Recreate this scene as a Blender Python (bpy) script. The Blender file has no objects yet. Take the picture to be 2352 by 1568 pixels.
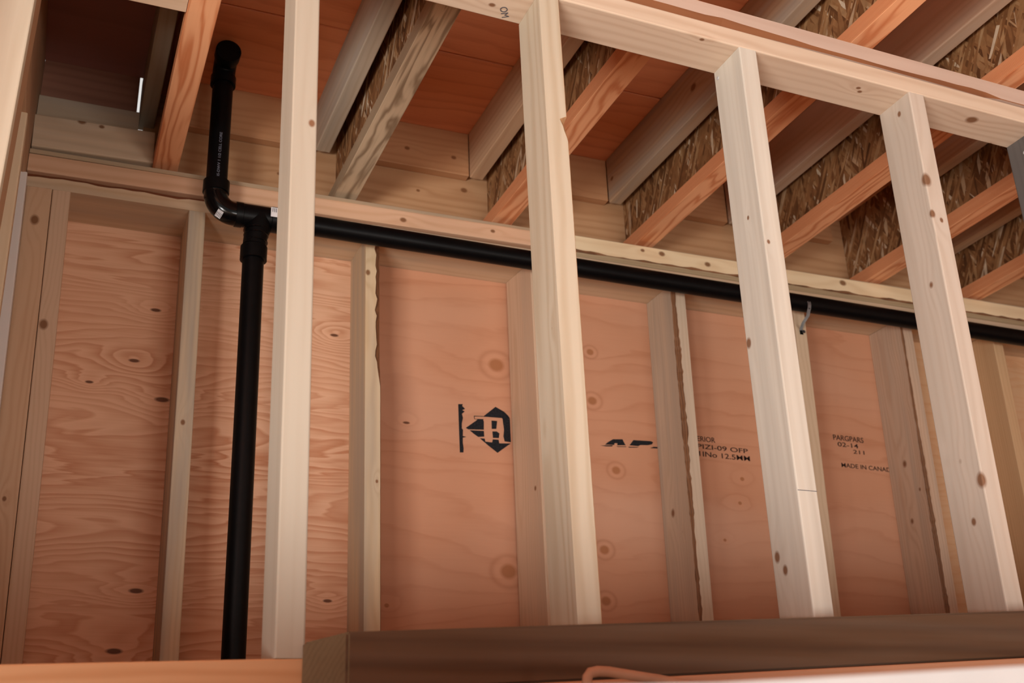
import bpy, bmesh, math, random
from mathutils import Vector, Matrix

random.seed(7)
scene = bpy.context.scene
COL = scene.collection
H0 = 1.10                                    # height of the lens above the slab


def V(x, y, z):
    return Vector((x, y, z + H0))


# ------------------------------------------------------------------ camera, daylight, exposure
cam_d = bpy.data.cameras.new('camera')
cam = bpy.data.objects.new('camera', cam_d)
COL.objects.link(cam)
cam_d.sensor_fit = 'HORIZONTAL'
cam_d.sensor_width = 36.0
cam_d.lens = 2609.0 / 2352.0 * 36.0
cam_d.clip_start = 0.02
R_ = Vector((0.9251804, -0.37793166, -0.034768994))
U_ = Vector((-0.114631, -0.36559535, 0.92368814))
F_ = Vector((0.36180237, 0.85059256, 0.38156434))
rot = Matrix((R_, U_, -F_)).transposed().to_4x4()
cam.matrix_world = Matrix.Translation(V(0, 0, 0)) @ rot
cam_d.dof.use_dof = True
cam_d.dof.focus_distance = 2.1
cam_d.dof.aperture_fstop = 6.0
scene.camera = cam

world = bpy.data.worlds.new('overcast_sky')
scene.world = world
world.use_nodes = True
wn = world.node_tree
bg = wn.nodes['Background']
bg.inputs['Color'].default_value = (1.0, 0.97, 0.93, 1)
bg.inputs['Strength'].default_value = 0.75


def area(name, loc, target, sx, sy, power, color):
    l = bpy.data.lights.new(name, 'AREA')
    l.shape = 'RECTANGLE'
    l.size, l.size_y, l.energy, l.color = sx, sy, power, color
    o = bpy.data.objects.new(name, l)
    COL.objects.link(o)
    o.location = loc
    o.rotation_euler = (Vector(target) - Vector(loc)).to_track_quat('-Z', 'Y').to_euler()
    return o


# unseen area lamps added near floor level to shape light from front and left
area('added_front_lamp', V(1.5, -3.0, -0.78), V(1.2, 2.4, 0.75), 2.8, 0.70, 78, (1.0, 0.975, 0.94))
area('added_left_lamp', V(-2.5, -1.7, -0.70), V(0.9, 2.0, 0.75), 2.0, 0.70, 215, (1.0, 0.97, 0.94))

scene.view_settings.view_transform = 'Standard'
scene.view_settings.look = 'None'
scene.view_settings.gamma = 1.0
scene.view_settings.use_curve_mapping = False
scene.view_settings.exposure = 0.0
scene.cycles.max_bounces = 10
scene.cycles.diffuse_bounces = 7
scene.cycles.use_denoising = True


# ------------------------------------------------------------------ shader helpers
class G:
    """A small writer for shader math."""

    def __init__(self, mat):
        self.t = mat.node_tree
        self.n = self.t.nodes
        self.bsdf = self.n['Principled BSDF']

    def link(self, a, b):
        self.t.links.new(a, b)

    def put(self, sock, v):
        if isinstance(v, bpy.types.NodeSocket):
            self.link(v, sock)
        elif isinstance(v, (tuple, list)) and sock.type == 'RGBA':
            sock.default_value = tuple(v) + ((1,) if len(v) == 3 else ())
        else:
            sock.default_value = v

    def m(self, op, a, b=None, c=None, clamp=False):
        nd = self.n.new('ShaderNodeMath')
        nd.operation = op
        nd.use_clamp = clamp
        self.put(nd.inputs[0], a)
        if b is not None:
            self.put(nd.inputs[1], b)
        if c is not None:
            self.put(nd.inputs[2], c)
        return nd.outputs[0]

    def vm(self, op, a, b):
        nd = self.n.new('ShaderNodeVectorMath')
        nd.operation = op
        self.put(nd.inputs[0], a)
        self.put(nd.inputs[1], b)
        return nd.outputs['Value'] if op in ('LENGTH', 'DISTANCE', 'DOT_PRODUCT') else nd.outputs[0]

    def xyz(self, v):
        nd = self.n.new('ShaderNodeSeparateXYZ')
        self.link(v, nd.inputs[0])
        return nd.outputs

    def vec(self, x, y, z):
        nd = self.n.new('ShaderNodeCombineXYZ')
        for s, q in zip(nd.inputs, (x, y, z)):
            self.put(s, q)
        return nd.outputs[0]

    def noise(self, v, scale=1.0, detail=2.0, rough=0.5, dist=0.0):
        nd = self.n.new('ShaderNodeTexNoise')
        self.link(v, nd.inputs['Vector'])
        nd.inputs['Scale'].default_value = scale
        nd.inputs['Detail'].default_value = detail
        nd.inputs['Roughness'].default_value = rough
        nd.inputs['Distortion'].default_value = dist
        return nd.outputs[0]

    def ramp(self, f, pts, ease='LINEAR'):
        nd = self.n.new('ShaderNodeValToRGB')
        nd.color_ramp.interpolation = ease
        e = nd.color_ramp.elements
        while len(e) < len(pts):
            e.new(0.5)
        for el, (p, c) in zip(e, pts):
            el.position = p
            el.color = (c, c, c, 1) if isinstance(c, (int, float)) else tuple(c) + (1,)
        self.link(f, nd.inputs[0])
        return nd.outputs[0]

    def mix(self, f, a, b, mode='MIX'):
        nd = self.n.new('ShaderNodeMix')
        nd.data_type = 'RGBA'
        nd.blend_type = mode
        self.put(nd.inputs[0], f)
        self.put(nd.inputs[6], a)
        self.put(nd.inputs[7], b)
        return nd.outputs[2]

    def coords(self):
        return self.n.new('ShaderNodeTexCoord').outputs['Object']

    def rand(self):
        return self.n.new('ShaderNodeObjectInfo').outputs['Random']

    def bump(self, h, strength, dist=0.002):
        nd = self.n.new('ShaderNodeBump')
        nd.inputs['Strength'].default_value = strength
        nd.inputs['Distance'].default_value = dist
        self.link(h, nd.inputs['Height'])
        self.link(nd.outputs[0], self.bsdf.inputs['Normal'])

    def done(self, color, rough, spec=0.3):
        self.put(self.bsdf.inputs['Base Color'], color)
        self.put(self.bsdf.inputs['Roughness'], rough)
        self.bsdf.inputs['Specular IOR Level'].default_value = spec


def new_mat(name):
    mt = bpy.data.materials.new(name)
    mt.use_nodes = True
    return mt, G(mt)


def mul(c, k):
    return tuple(x * k for x in c)


def knot_mask(g, P, knots, col, h, swirl=0.012):
    """Dark knots with grain bending round them; knots are (x, y, z, radius) in board space."""
    for (kx, ky, kz, r) in knots:
        off = g.vm('SUBTRACT', P, (kx, ky, kz))
        dv = g.vm('MULTIPLY', off, (0.75, 1.0, 1.0))
        d = g.vm('LENGTH', dv, (0, 0, 0))
        wide = g.vm('LENGTH', g.vm('MULTIPLY', off, (0.35, 1.0, 1.0)), (0, 0, 0))
        bend = g.m('MULTIPLY', g.m('EXPONENT', g.m('MULTIPLY', g.m('MULTIPLY', wide, wide), -1.0 / (2.2 * r) ** 2)), swirl)
        h = g.m('ADD', h, bend)
        core = g.m('SUBTRACT', 1.0, g.m('DIVIDE', d, r), clamp=True)
        core = g.m('MULTIPLY', core, 2.2, clamp=True)
        col.append(core)
    return h


def lumber(name, light, dark, freq=900.0, contrast=0.32, knots=(), gray=0.0, rough=0.62, fibre=0.42,
           pith=(0.05, 0.06), knot_col=(0.19, 0.075, 0.026), wobble=0.016):
    mt, g = new_mat(name)
    P0 = g.coords()
    r = g.rand()
    P = g.vm('ADD', P0, g.vec(g.m('MULTIPLY', r, 37.0), 0.0, 0.0))
    x, y, z = g.xyz(P)
    py = g.m('SUBTRACT', y, g.m('ADD', g.m('MULTIPLY', g.m('SUBTRACT', r, 0.5), 0.12), pith[0]))
    pz = g.m('SUBTRACT', z, pith[1])
    d = g.m('SQRT', g.m('ADD', g.m('MULTIPLY', py, py), g.m('MULTIPLY', pz, pz)))
    n1 = g.noise(g.vec(g.m('MULTIPLY', x, 1.6), g.m('MULTIPLY', y, 9.0), g.m('MULTIPLY', z, 9.0)), 1.0, 3.0, 0.55)
    h = g.m('ADD', d, g.m('MULTIPLY', n1, wobble * 2.2))
    cores = []
    h = knot_mask(g, P0, knots, cores, h)
    s = g.m('SINE', g.m('MULTIPLY', h, freq))
    ring = g.m('POWER', g.m('ADD', g.m('MULTIPLY', s, 0.5), 0.5), 1.7)
    n2 = g.noise(g.vec(g.m('MULTIPLY', x, 2.5), g.m('MULTIPLY', y, 140.0), g.m('MULTIPLY', z, 140.0)), 1.0, 2.0)
    n3 = g.noise(g.vec(g.m('MULTIPLY', x, 2.0), g.m('MULTIPLY', y, 22.0), g.m('MULTIPLY', z, 22.0)), 1.0, 2.0)
    t = g.m('ADD', g.m('MULTIPLY', ring, contrast), g.m('MULTIPLY', g.m('SUBTRACT', n2, 0.5), fibre))
    t = g.m('ADD', t, g.m('MULTIPLY', g.m('SUBTRACT', n3, 0.5), 0.75), clamp=True)
    col = g.mix(t, light, dark)
    if gray > 0:
        n4 = g.ramp(g.noise(g.vec(g.m('MULTIPLY', x, 1.3), g.m('MULTIPLY', y, 26.0), g.m('MULTIPLY', z, 26.0)), 1.0, 3.0), [(0.42, 0.0), (0.66, 1.0)])
        col = g.mix(g.m('MULTIPLY', n4, gray), col, (0.36, 0.315, 0.26))
    for c in cores:
        col = g.mix(g.m('MULTIPLY', c, 0.9), col, knot_col)
    g.bump(n2, 0.10, 0.001)
    g.done(col, rough, 0.25)
    return mt


def plywood(name, light, dark, band=120.0, contrast=0.6, knots=(), wild=1.0, sharp=2.0, rough=0.6, patch=None, fibre=0.35, xf=1.0, pull=0.075):
    """Rotary cut veneer: long flat figure along local x, contours closing round knots."""
    mt, g = new_mat(name)
    P0 = g.coords()
    x, y, z = g.xyz(P0)
    n1 = g.noise(g.vec(g.m('MULTIPLY', x, 1.7 * xf), g.m('MULTIPLY', y, 7.5), z), 1.0, 4.0, 0.55, 0.5 * wild)
    n0 = g.noise(g.vec(g.m('MULTIPLY', x, 0.7), g.m('MULTIPLY', y, 2.6), z), 1.0, 2.0, 0.5)
    h = g.m('ADD', g.m('MULTIPLY', y, 1.0), g.m('MULTIPLY', n1, 0.16 * wild))
    h = g.m('ADD', h, g.m('MULTIPLY', n0, 0.35 * wild))
    cores = []
    rims = []
    rings = []
    for (kx, ky, r, tone) in knots:
        off = g.vm('SUBTRACT', g.vec(x, y, 0.0), (kx, ky, 0.0))
        far = g.vm('LENGTH', g.vm('MULTIPLY', off, (0.55, 1.0, 1.0)), (0, 0, 0))
        h = g.m('ADD', h, g.m('MULTIPLY', g.m('EXPONENT', g.m('MULTIPLY', g.m('MULTIPLY', far, far), -1.0 / (4.2 * r) ** 2)), pull * wild))
        flat = (0.55, 1.5, 1.0) if tone[0] < 0.2 else (0.85, 1.0, 1.0)
        near = g.vm('LENGTH', g.vm('MULTIPLY', off, flat), (0, 0, 0))
        core = g.m('MULTIPLY', g.m('SUBTRACT', 1.0, g.m('DIVIDE', near, r), clamp=True), 2.5, clamp=True)
        cores.append((g.m('MULTIPLY', core, 0.92 if tone[0] < 0.2 else 0.85), tone))
        halo = g.m('MULTIPLY', g.m('EXPONENT', g.m('MULTIPLY', g.m('MULTIPLY', near, near), -1.0 / (2.0 * r) ** 2)), 0.45)
        rims.append(halo)
        if r > 0.0105 and tone[0] > 0.2:
            dr = g.m('SUBTRACT', near, 1.75 * r)
            rings.append(g.m('MULTIPLY', g.m('EXPONENT', g.m('MULTIPLY', g.m('MULTIPLY', dr, dr), -1.0 / (0.28 * r) ** 2)), 0.34))
    saw = g.m('FRACT', g.m('MULTIPLY', h, band / 6.283))
    ring = g.m('MULTIPLY', g.m('POWER', saw, sharp), g.m('MULTIPLY', g.m('SUBTRACT', 1.0, saw), 7.0, clamp=True))
    nf = g.noise(g.vec(g.m('MULTIPLY', x, 6.0), g.m('MULTIPLY', y, 260.0), z), 1.0, 2.0)
    nb = g.noise(g.vec(g.m('MULTIPLY', x, 1.1), g.m('MULTIPLY', y, 4.0), z), 1.0, 2.0)
    amp = g.ramp(g.noise(g.vec(g.m('MULTIPLY', x, 1.5), g.m('MULTIPLY', y, 5.0), z), 1.0, 2.0), [(0.3, 0.35), (0.7, 1.0)])
    t = g.m('MULTIPLY', g.m('MULTIPLY', ring, amp), contrast)
    t = g.m('ADD', t, g.m('MULTIPLY', g.m('SUBTRACT', nf, 0.5), fibre))
    t = g.m('ADD', t, g.m('MULTIPLY', g.m('SUBTRACT', nb, 0.45), 0.6), clamp=True)
    col = g.mix(t, light, dark)
    if patch:
        pm = g.ramp(g.noise(g.vec(g.m('MULTIPLY', x, 1.0), g.m('MULTIPLY', y, 3.0), z), 1.0, 1.0), [(0.5, 0.0), (0.72, 0.8)])
        col = g.mix(pm, col, patch)
    for hl in rims:
        col = g.mix(hl, col, mul(light, 1.08))
    for rg in rings:
        col = g.mix(rg, col, mul(dark, 0.85))
    for c, tone in cores:
        col = g.mix(c, col, tone)
    g.bump(nf, 0.08, 0.001)
    g.done(col, rough, 0.25)
    return mt


def osb(name):
    mt, g = new_mat(name)
    x, y, z = g.xyz(g.coords())
    r = g.rand()
    x = g.m('ADD', x, g.m('MULTIPLY', r, 11.0))
    col = None
    for k, (ang, sx, sy) in enumerate(((1.0, 11.0, 105.0), (1.6, 12.0, 95.0), (2.15, 10.0, 115.0))):
        ca, sa = math.cos(ang), math.sin(ang)
        u = g.m('ADD', g.m('MULTIPLY', x, ca * sx), g.m('MULTIPLY', y, sa * sx))
        w = g.m('ADD', g.m('MULTIPLY', x, -sa * sy), g.m('MULTIPLY', y, ca * sy))
        vn = g.n.new('ShaderNodeTexVoronoi')
        vn.inputs['Scale'].default_value = 1.0
        g.link(g.vec(u, w, k * 7.3), vn.inputs['Vector'])
        cc = g.xyz(vn.outputs['Color'])
        shade = g.ramp(cc[0], [(0.0, (0.13, 0.05, 0.018)), (0.35, (0.26, 0.11, 0.04)), (0.68, (0.38, 0.185, 0.075)), (0.90, (0.46, 0.26, 0.12)), (1.0, (0.78, 0.62, 0.44))])
        if col is None:
            col = shade
        else:
            pick = g.ramp(cc[1], [(0.52, 0.0), (0.56, 1.0)])
            col = g.mix(pick, col, shade)
    n = g.noise(g.vec(g.m('MULTIPLY', x, 40.0), g.m('MULTIPLY', y, 40.0), z), 1.0, 3.0)
    col = g.mix(0.55, col, g.ramp(n, [(0.25, 0.35), (0.75, 1.0)]), 'MULTIPLY')
    g.bump(n, 0.3, 0.002)
    g.done(col, 0.6, 0.25)
    return mt


def lvl(name, light, dark):
    """Laminated veneer flange: ply lines on the sides, broad veneer figure on the underside."""
    mt, g = new_mat(name)
    x, y, z = g.xyz(g.coords())
    r = g.m('MULTIPLY', g.rand(), 31.0)
    xr = g.m('ADD', x, r)
    n1 = g.noise(g.vec(g.m('MULTIPLY', xr, 2.2), g.m('MULTIPLY', y, 16.0), z), 1.0, 3.0, 0.5, 0.6)
    s = g.m('SINE', g.m('MULTIPLY', g.m('ADD', g.m('MULTIPLY', y, 2.0), g.m('MULTIPLY', n1, 0.34)), 100.0))
    ring = g.m('POWER', g.m('ADD', g.m('MULTIPLY', s, 0.5), 0.5), 2.2)
    ply = g.m('POWER', g.m('ADD', g.m('MULTIPLY', g.m('SINE', g.m('MULTIPLY', z, 1900.0)), 0.5), 0.5), 2.0)
    nf = g.noise(g.vec(g.m('MULTIPLY', xr, 3.0), g.m('MULTIPLY', y, 170.0), g.m('MULTIPLY', z, 170.0)), 1.0, 2.0)
    geo = g.n.new('ShaderNodeNewGeometry')
    tc = g.n.new('ShaderNodeTexCoord')
    nx, ny, nz = g.xyz(tc.outputs['Normal'])
    side = g.m('SUBTRACT', 1.0, g.m('ABSOLUTE', nz), clamp=True)
    t = g.m('ADD', g.m('MULTIPLY', ring, g.m('MULTIPLY', g.m('SUBTRACT', 1.0, side), 0.75)), g.m('MULTIPLY', ply, g.m('MULTIPLY', side, 0.8)))
    t = g.m('ADD', t, g.m('MULTIPLY', side, 0.25))
    t = g.m('ADD', t, g.m('MULTIPLY', g.m('SUBTRACT', nf, 0.5), 0.4), clamp=True)
    g.done(g.mix(t, light, dark), 0.6, 0.25)
    g.n.remove(geo)
    return mt


def plain(name, c, rough=0.5, spec=0.4, metal=0.0, vary=0.15, scale=30.0):
    mt, g = new_mat(name)
    n = g.noise(g.coords(), scale, 3.0)
    col = g.mix(g.ramp(n, [(0.3, 0.0), (0.7, 1.0)]), mul(c, 1 - vary), mul(c, 1 + vary))
    g.done(col, rough, spec)
    g.bsdf.inputs['Metallic'].default_value = metal
    return mt


# ------------------------------------------------------------------ mesh helpers
def tag(o, label=None, cat=None, group=None, kind=None):
    if label:
        o['label'] = label
    if cat:
        o['category'] = cat
    if group:
        o['group'] = group
    if kind:
        o['kind'] = kind
    return o


def link(name, me, mats, matrix, parent=None):
    o = bpy.data.objects.new(name, me)
    for mt in (mats if isinstance(mats, (list, tuple)) else [mats]):
        me.materials.append(mt)
    COL.objects.link(o)
    if parent is not None:
        o.parent = parent
        o.matrix_world = matrix
        o.matrix_parent_inverse = Matrix()
        o.matrix_basis = parent_world(parent).inverted() @ matrix
    else:
        o.matrix_world = matrix
    return o


def parent_world(p):
    m = p.matrix_basis.copy()
    while p.parent is not None:
        p = p.parent
        m = p.matrix_basis @ m
    return m


def empty(name, loc, parent=None):
    o = bpy.data.objects.new(name, None)
    o.empty_display_size = 0.05
    COL.objects.link(o)
    if parent is not None:
        o.parent = parent
        o.matrix_basis = parent_world(parent).inverted() @ Matrix.Translation(loc)
    else:
        o.location = loc
    return o


def frame(A, B, wdir):
    X = (B - A).normalized()
    Y = (wdir - X * wdir.dot(X)).normalized()
    Z = X.cross(Y)
    m = Matrix((X, Y, Z)).transposed().to_4x4()
    m.translation = (A + B) / 2
    return m


def mesh_from(bm, name, smooth=False):
    bm.normal_update()
    me = bpy.data.meshes.new(name)
    bm.to_mesh(me)
    bm.free()
    for p in me.polygons:
        p.use_smooth = smooth
    return me


def board(name, A, B, wdir, W, T, mat, bevel=0.0025, parent=None):
    """A sawn board from A to B (centre line): W across wdir, T through."""
    A, B, wdir = Vector(A), Vector(B), Vector(wdir)
    L = (B - A).length
    bm = bmesh.new()
    bmesh.ops.create_cube(bm, size=1.0)
    bmesh.ops.scale(bm, vec=(L, W, T), verts=bm.verts)
    if bevel > 0:
        ed = [e for e in bm.edges if abs((e.verts[0].co - e.verts[1].co).normalized().x) > 0.9]
        bmesh.ops.bevel(bm, geom=ed, offset=bevel, segments=2, affect='EDGES', profile=0.5)
    return link(name, mesh_from(bm, name), mat, frame(A, B, wdir), parent)


def wane_board(name, A, B, wdir, W, T, mats, chamfer, corner=(1, 1), n=60, parent=None):
    """A board with one long corner missing by chamfer(t) metres (bark edge): material slot 1 on the bark."""
    A, B, wdir = Vector(A), Vector(B), Vector(wdir)
    L = (B - A).length
    bm = bmesh.new()
    rows = []
    jit = random.Random(len(name) + int(L * 1000))
    cy, cz = corner
    for i in range(n + 1):
        t = i / n
        c = chamfer(t)
        c = max(0.0012, c * jit.uniform(0.88, 1.12))
        cc = (c, c * jit.uniform(0.85, 1.15))
        w, h = W / 2, T / 2
        pr = [(-cy * w, -cz * h), (cy * w, -cz * h), (cy * w, cz * (h - cc[1])), (cy * (w - cc[0]), cz * h), (-cy * w, cz * h)]
        rows.append([bm.verts.new(((t - 0.5) * L, p[0], p[1])) for p in pr])
    for a, b in zip(rows[:-1], rows[1:]):
        for k in range(5):
            f = bm.faces.new((a[k], a[(k + 1) % 5], b[(k + 1) % 5], b[k]))
            if k == 2:
                f.material_index = 1
    bm.faces.new(rows[0][::-1])
    bm.faces.new(rows[-1])
    bmesh.ops.recalc_face_normals(bm, faces=bm.faces)
    return link(name, mesh_from(bm, name), mats, frame(A, B, wdir), parent)


def box(name, lo, hi, mat, parent=None, bevel=0.0):
    """An axis aligned slab with local x along its longer level side."""
    lo, hi = Vector(lo), Vector(hi)
    d = hi - lo
    c = (lo + hi) / 2
    bm = bmesh.new()
    bmesh.ops.create_cube(bm, size=1.0)
    bmesh.ops.scale(bm, vec=d, verts=bm.verts)
    if bevel > 0:
        bmesh.ops.bevel(bm, geom=bm.edges[:], offset=bevel, segments=2, affect='EDGES')
    return link(name, mesh_from(bm, name), mat, Matrix.Translation(c), parent)


def tube(name, pts, radii, mat, parent=None, seg=28, cap=True, smooth=True, ref=Vector((0, 1, 0))):
    """A round section swept along points with a radius at each point."""
    pts = [Vector(p) for p in pts]
    o = pts[0].copy()
    if not isinstance(radii, (list, tuple)):
        radii = [radii] * len(pts)
    bm = bmesh.new()
    rings = []
    up = None
    for i, p in enumerate(pts):
        a = pts[max(i - 1, 0)]
        b = pts[min(i + 1, len(pts) - 1)]
        d = b - a
        if d.length < 1e-7:
            d = Vector((0, 0, 1))
        d.normalize()
        if up is None:
            up = ref - d * ref.dot(d)
            if up.length < 0.1:
                up = Vector((1, 0, 0)) - d * d.x
        up = (up - d * up.dot(d)).normalized()
        s = d.cross(up)
        rings.append([bm.verts.new(p - o + (up * math.cos(2 * math.pi * k / seg) + s * math.sin(2 * math.pi * k / seg)) * radii[i]) for k in range(seg)])
    for r0, r1 in zip(rings[:-1], rings[1:]):
        for k in range(seg):
            bm.faces.new((r0[k], r0[(k + 1) % seg], r1[(k + 1) % seg], r1[k]))
    if cap:
        bm.faces.new(rings[0][::-1])
        bm.faces.new(rings[-1])
    bmesh.ops.recalc_face_normals(bm, faces=bm.faces)
    me = mesh_from(bm, name, smooth)
    ob = link(name, me, mat, Matrix.Translation(o), parent)
    if smooth:
        me.set_sharp_from_angle(angle=math.radians(40))
    return ob


def prism(name, polys, mat, y, parent=None, thick=0.0004):
    """Flat printed shapes given as (x, z) outlines, standing on the plane y and facing -y."""
    bm = bmesh.new()
    cx = sum(p[0] for q in polys for p in q) / sum(len(q) for q in polys)
    cz = sum(p[1] for q in polys for p in q) / sum(len(q) for q in polys)
    for q in polys:
        f = bm.faces.new([bm.verts.new((p[0] - cx, 0, p[1] - cz)) for p in q])
        ex = bmesh.ops.extrude_face_region(bm, geom=[f])
        for v in ex['geom']:
            if isinstance(v, bmesh.types.BMVert):
                v.co.y -= thick
    bmesh.ops.recalc_face_normals(bm, faces=bm.faces)
    return link(name, mesh_from(bm, name), mat, Matrix.Translation(V(cx, y, cz)), parent)


def lettering(name, text, size, mat, matrix, parent=None, width=None, align='LEFT', thick=0.0003, bold=0.0):
    cu = bpy.data.curves.new(name, 'FONT')
    cu.body = text
    cu.size = size
    cu.align_x = align
    cu.extrude = thick
    cu.offset = bold
    ob = bpy.data.objects.new(name, cu)
    COL.objects.link(ob)
    dg = bpy.context.evaluated_depsgraph_get()
    dg.update()
    me = bpy.data.meshes.new_from_object(ob.evaluated_get(dg))
    bpy.data.objects.remove(ob)
    bpy.data.curves.remove(cu)
    if width is not None and len(me.vertices):
        xs = [v.co.x for v in me.vertices]
        k = width / max(1e-6, max(xs) - min(xs))
        for v in me.vertices:
            v.co.x *= k
    me.materials.clear()
    return link(name, me, mat, matrix, parent)


FACE = Matrix.Rotation(math.radians(90), 4, 'X')       # letters standing upright, read from -y

# ------------------------------------------------------------------ materials
PALE_L, PALE_D = (0.74, 0.58, 0.41), (0.56, 0.36, 0.19)
PINK_L, PINK_D = (0.72, 0.50, 0.36), (0.55, 0.32, 0.19)
TAN_L, TAN_D = (0.62, 0.44, 0.29), (0.44, 0.27, 0.145)
DIM_L, DIM_D = (0.52, 0.32, 0.18), (0.36, 0.19, 0.09)
M_ink = plain('black_stamp_ink', (0.012, 0.013, 0.016), 0.7, 0.2, vary=0.5, scale=240)
M_brownink = plain('faded_stamp_ink', (0.035, 0.017, 0.014), 0.7, 0.2, vary=0.5, scale=300)
M_pencil = plain('pencil_line', (0.12, 0.11, 0.12), 0.7, 0.2)
M_bark = lumber('bark_edge', (0.26, 0.12, 0.055), (0.07, 0.03, 0.015), 1200, 0.6, fibre=1.0)
M_abs = plain('black_abs', (0.0022, 0.0022, 0.0025), 0.40, 0.14, vary=0.2, scale=60)
M_abs_gloss = plain('glossy_black_abs', (0.0022, 0.0022, 0.0025), 0.16, 0.3, vary=0.2, scale=60)
M_sticker = plain('white_sticker', (0.75, 0.75, 0.76), 0.5)
M_print = plain('pale_pipe_print', (0.16, 0.17, 0.21), 0.6)
M_zinc = plain('galvanised_steel', (0.62, 0.63, 0.63), 0.4, 0.5, 0.25)
M_darkmetal = plain('dark_steel', (0.05, 0.05, 0.055), 0.5, 0.5, 0.5)
M_osb = osb('osb_web')
M_lvl = lvl('lvl_flange', (0.86, 0.43, 0.22), (0.58, 0.17, 0.055))
M_lvl_gray = lvl('weathered_lvl_flange', (0.58, 0.44, 0.29), (0.17, 0.10, 0.05))

# ------------------------------------------------------------------ setting: slab, ceiling, walls
M_slab = plain('plywood_subfloor', (0.72, 0.50, 0.31), 0.8, 0.2, vary=0.08, scale=5)
floor = tag(box('floor', V(-2.4, -3.4, -1.2), V(5.2, 2.58, -1.1), M_slab), kind='structure')
M_ground = plain('gravel_ground', (0.42, 0.40, 0.36), 0.9, 0.2, vary=0.2, scale=8)
ground = tag(box('ground', V(-30, -40, -1.4), V(34, 30, -1.201), M_ground), kind='structure')

YS = 2.563                                              # inner face of the sheathing
ZC = 1.727                                              # underside of the subfloor
ceiling = tag(empty('ceiling', V(1.0, 1.0, ZC)), kind='structure')
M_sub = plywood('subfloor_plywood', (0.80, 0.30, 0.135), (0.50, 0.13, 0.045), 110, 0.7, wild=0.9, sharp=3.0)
M_sub_shaded = plywood('shaded_subfloor_plywood', (0.36, 0.16, 0.13), (0.24, 0.11, 0.085), 60, 0.5, wild=0.8)  # same plywood, its colour darkened for the shade in the left joist bay
for (x0, x1, y0, y1, mt) in ((0.168, 5.2, 2.180, 2.58, M_sub), (-2.4, 0.164, 2.180, 2.5295, M_sub_shaded), (0.168, 5.2, 0.960, 2.172, M_sub), (-2.4, 0.164, 0.960, 2.172, M_sub_shaded),
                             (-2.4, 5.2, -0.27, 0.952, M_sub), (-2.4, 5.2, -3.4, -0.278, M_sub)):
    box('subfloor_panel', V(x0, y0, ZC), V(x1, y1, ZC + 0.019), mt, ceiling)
box('seam_backing', V(-2.4, -3.4, ZC + 0.0192), V(5.2, 2.5295, ZC + 0.03), plain('dark_seam_backing', (0.03, 0.025, 0.02), 0.9, 0.1), ceiling)  # dark sheet added above the panels to keep sky out of the seams

wall_back = tag(empty('wall_back', V(1.0, YS, -1.1)), kind='structure')
DK = (0.10, 0.032, 0.012)
MID = (0.36, 0.14, 0.055)


def sheet(x0, x1, z0, z1, light, dark, band, contrast, knots, **kw):
    cx, cz = (x0 + x1) / 2, (z0 + z1) / 2
    mt = plywood('sheathing_veneer', light, dark, band, contrast, [(kx - cx, kz - cz, r, tone) for (kx, kz, r, tone) in knots], **kw)
    bm = bmesh.new()
    bmesh.ops.create_cube(bm, size=1.0)
    bmesh.ops.scale(bm, vec=(x1 - x0, z1 - z0, 0.012), verts=bm.verts)
    me = mesh_from(bm, 'plywood_panel')
    mtx = Matrix.Translation(V(cx, YS + 0.006, cz)) @ FACE
    return link('plywood_panel', me, mt, mtx, wall_back)


LK = [(0.183, 1.117, .008), (0.146, 0.985, .008), (0.215, 0.897, .011), (0.055, 0.923, .006), (0.196, 0.462, .010), (0.163, 0.336, .011), (0.611, 1.107, .007), (0.612, 0.454, .007)]
sheet(-1.74, 0.668, 0.20, 1.42, (0.78, 0.46, 0.29), (0.50, 0.185, 0.08), 260, 1.0, [(a, b, r, DK) for a, b, r in LK], wild=1.5, sharp=1.3, xf=0.6, pull=0.045)
RK = [(1.043, 1.077, .022, MID), (1.320, 1.147, .011, MID), (1.317, 1.006, .014, MID), (1.374, 0.818, .013, MID), (1.324, 0.605, .014, MID), (1.319, 0.476, .014, MID), (1.058, 0.539, .022, MID), (0.798, 0.896, .006, DK), (0.751, 0.448, .006, MID), (1.764, 0.823, .007, MID), (1.748, 0.754, .006, MID), (1.687, 0.649, .005, MID)]
panel_mid = sheet(0.670, 2.290, 0.20, 1.42, (0.58, 0.285, 0.165), (0.41, 0.155, 0.07), 105, 0.9, RK, wild=1.1, sharp=5.0, fibre=0.2, patch=(0.62, 0.355, 0.235))
sheet(2.292, 5.2, 0.20, 1.42, (0.70, 0.44, 0.25), (0.60, 0.27, 0.12), 220, 0.7, [(2.76, 0.7, .008, DK)], wild=1.0, sharp=2.5)
for (a, b) in ((-1.74, 0.668), (0.670, 3.106), (3.108, 5.2)):
    sheet(a, b, -1.1, 0.198, (0.62, 0.33, 0.2), (0.45, 0.2, 0.1), 200, 0.6, [])

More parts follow.
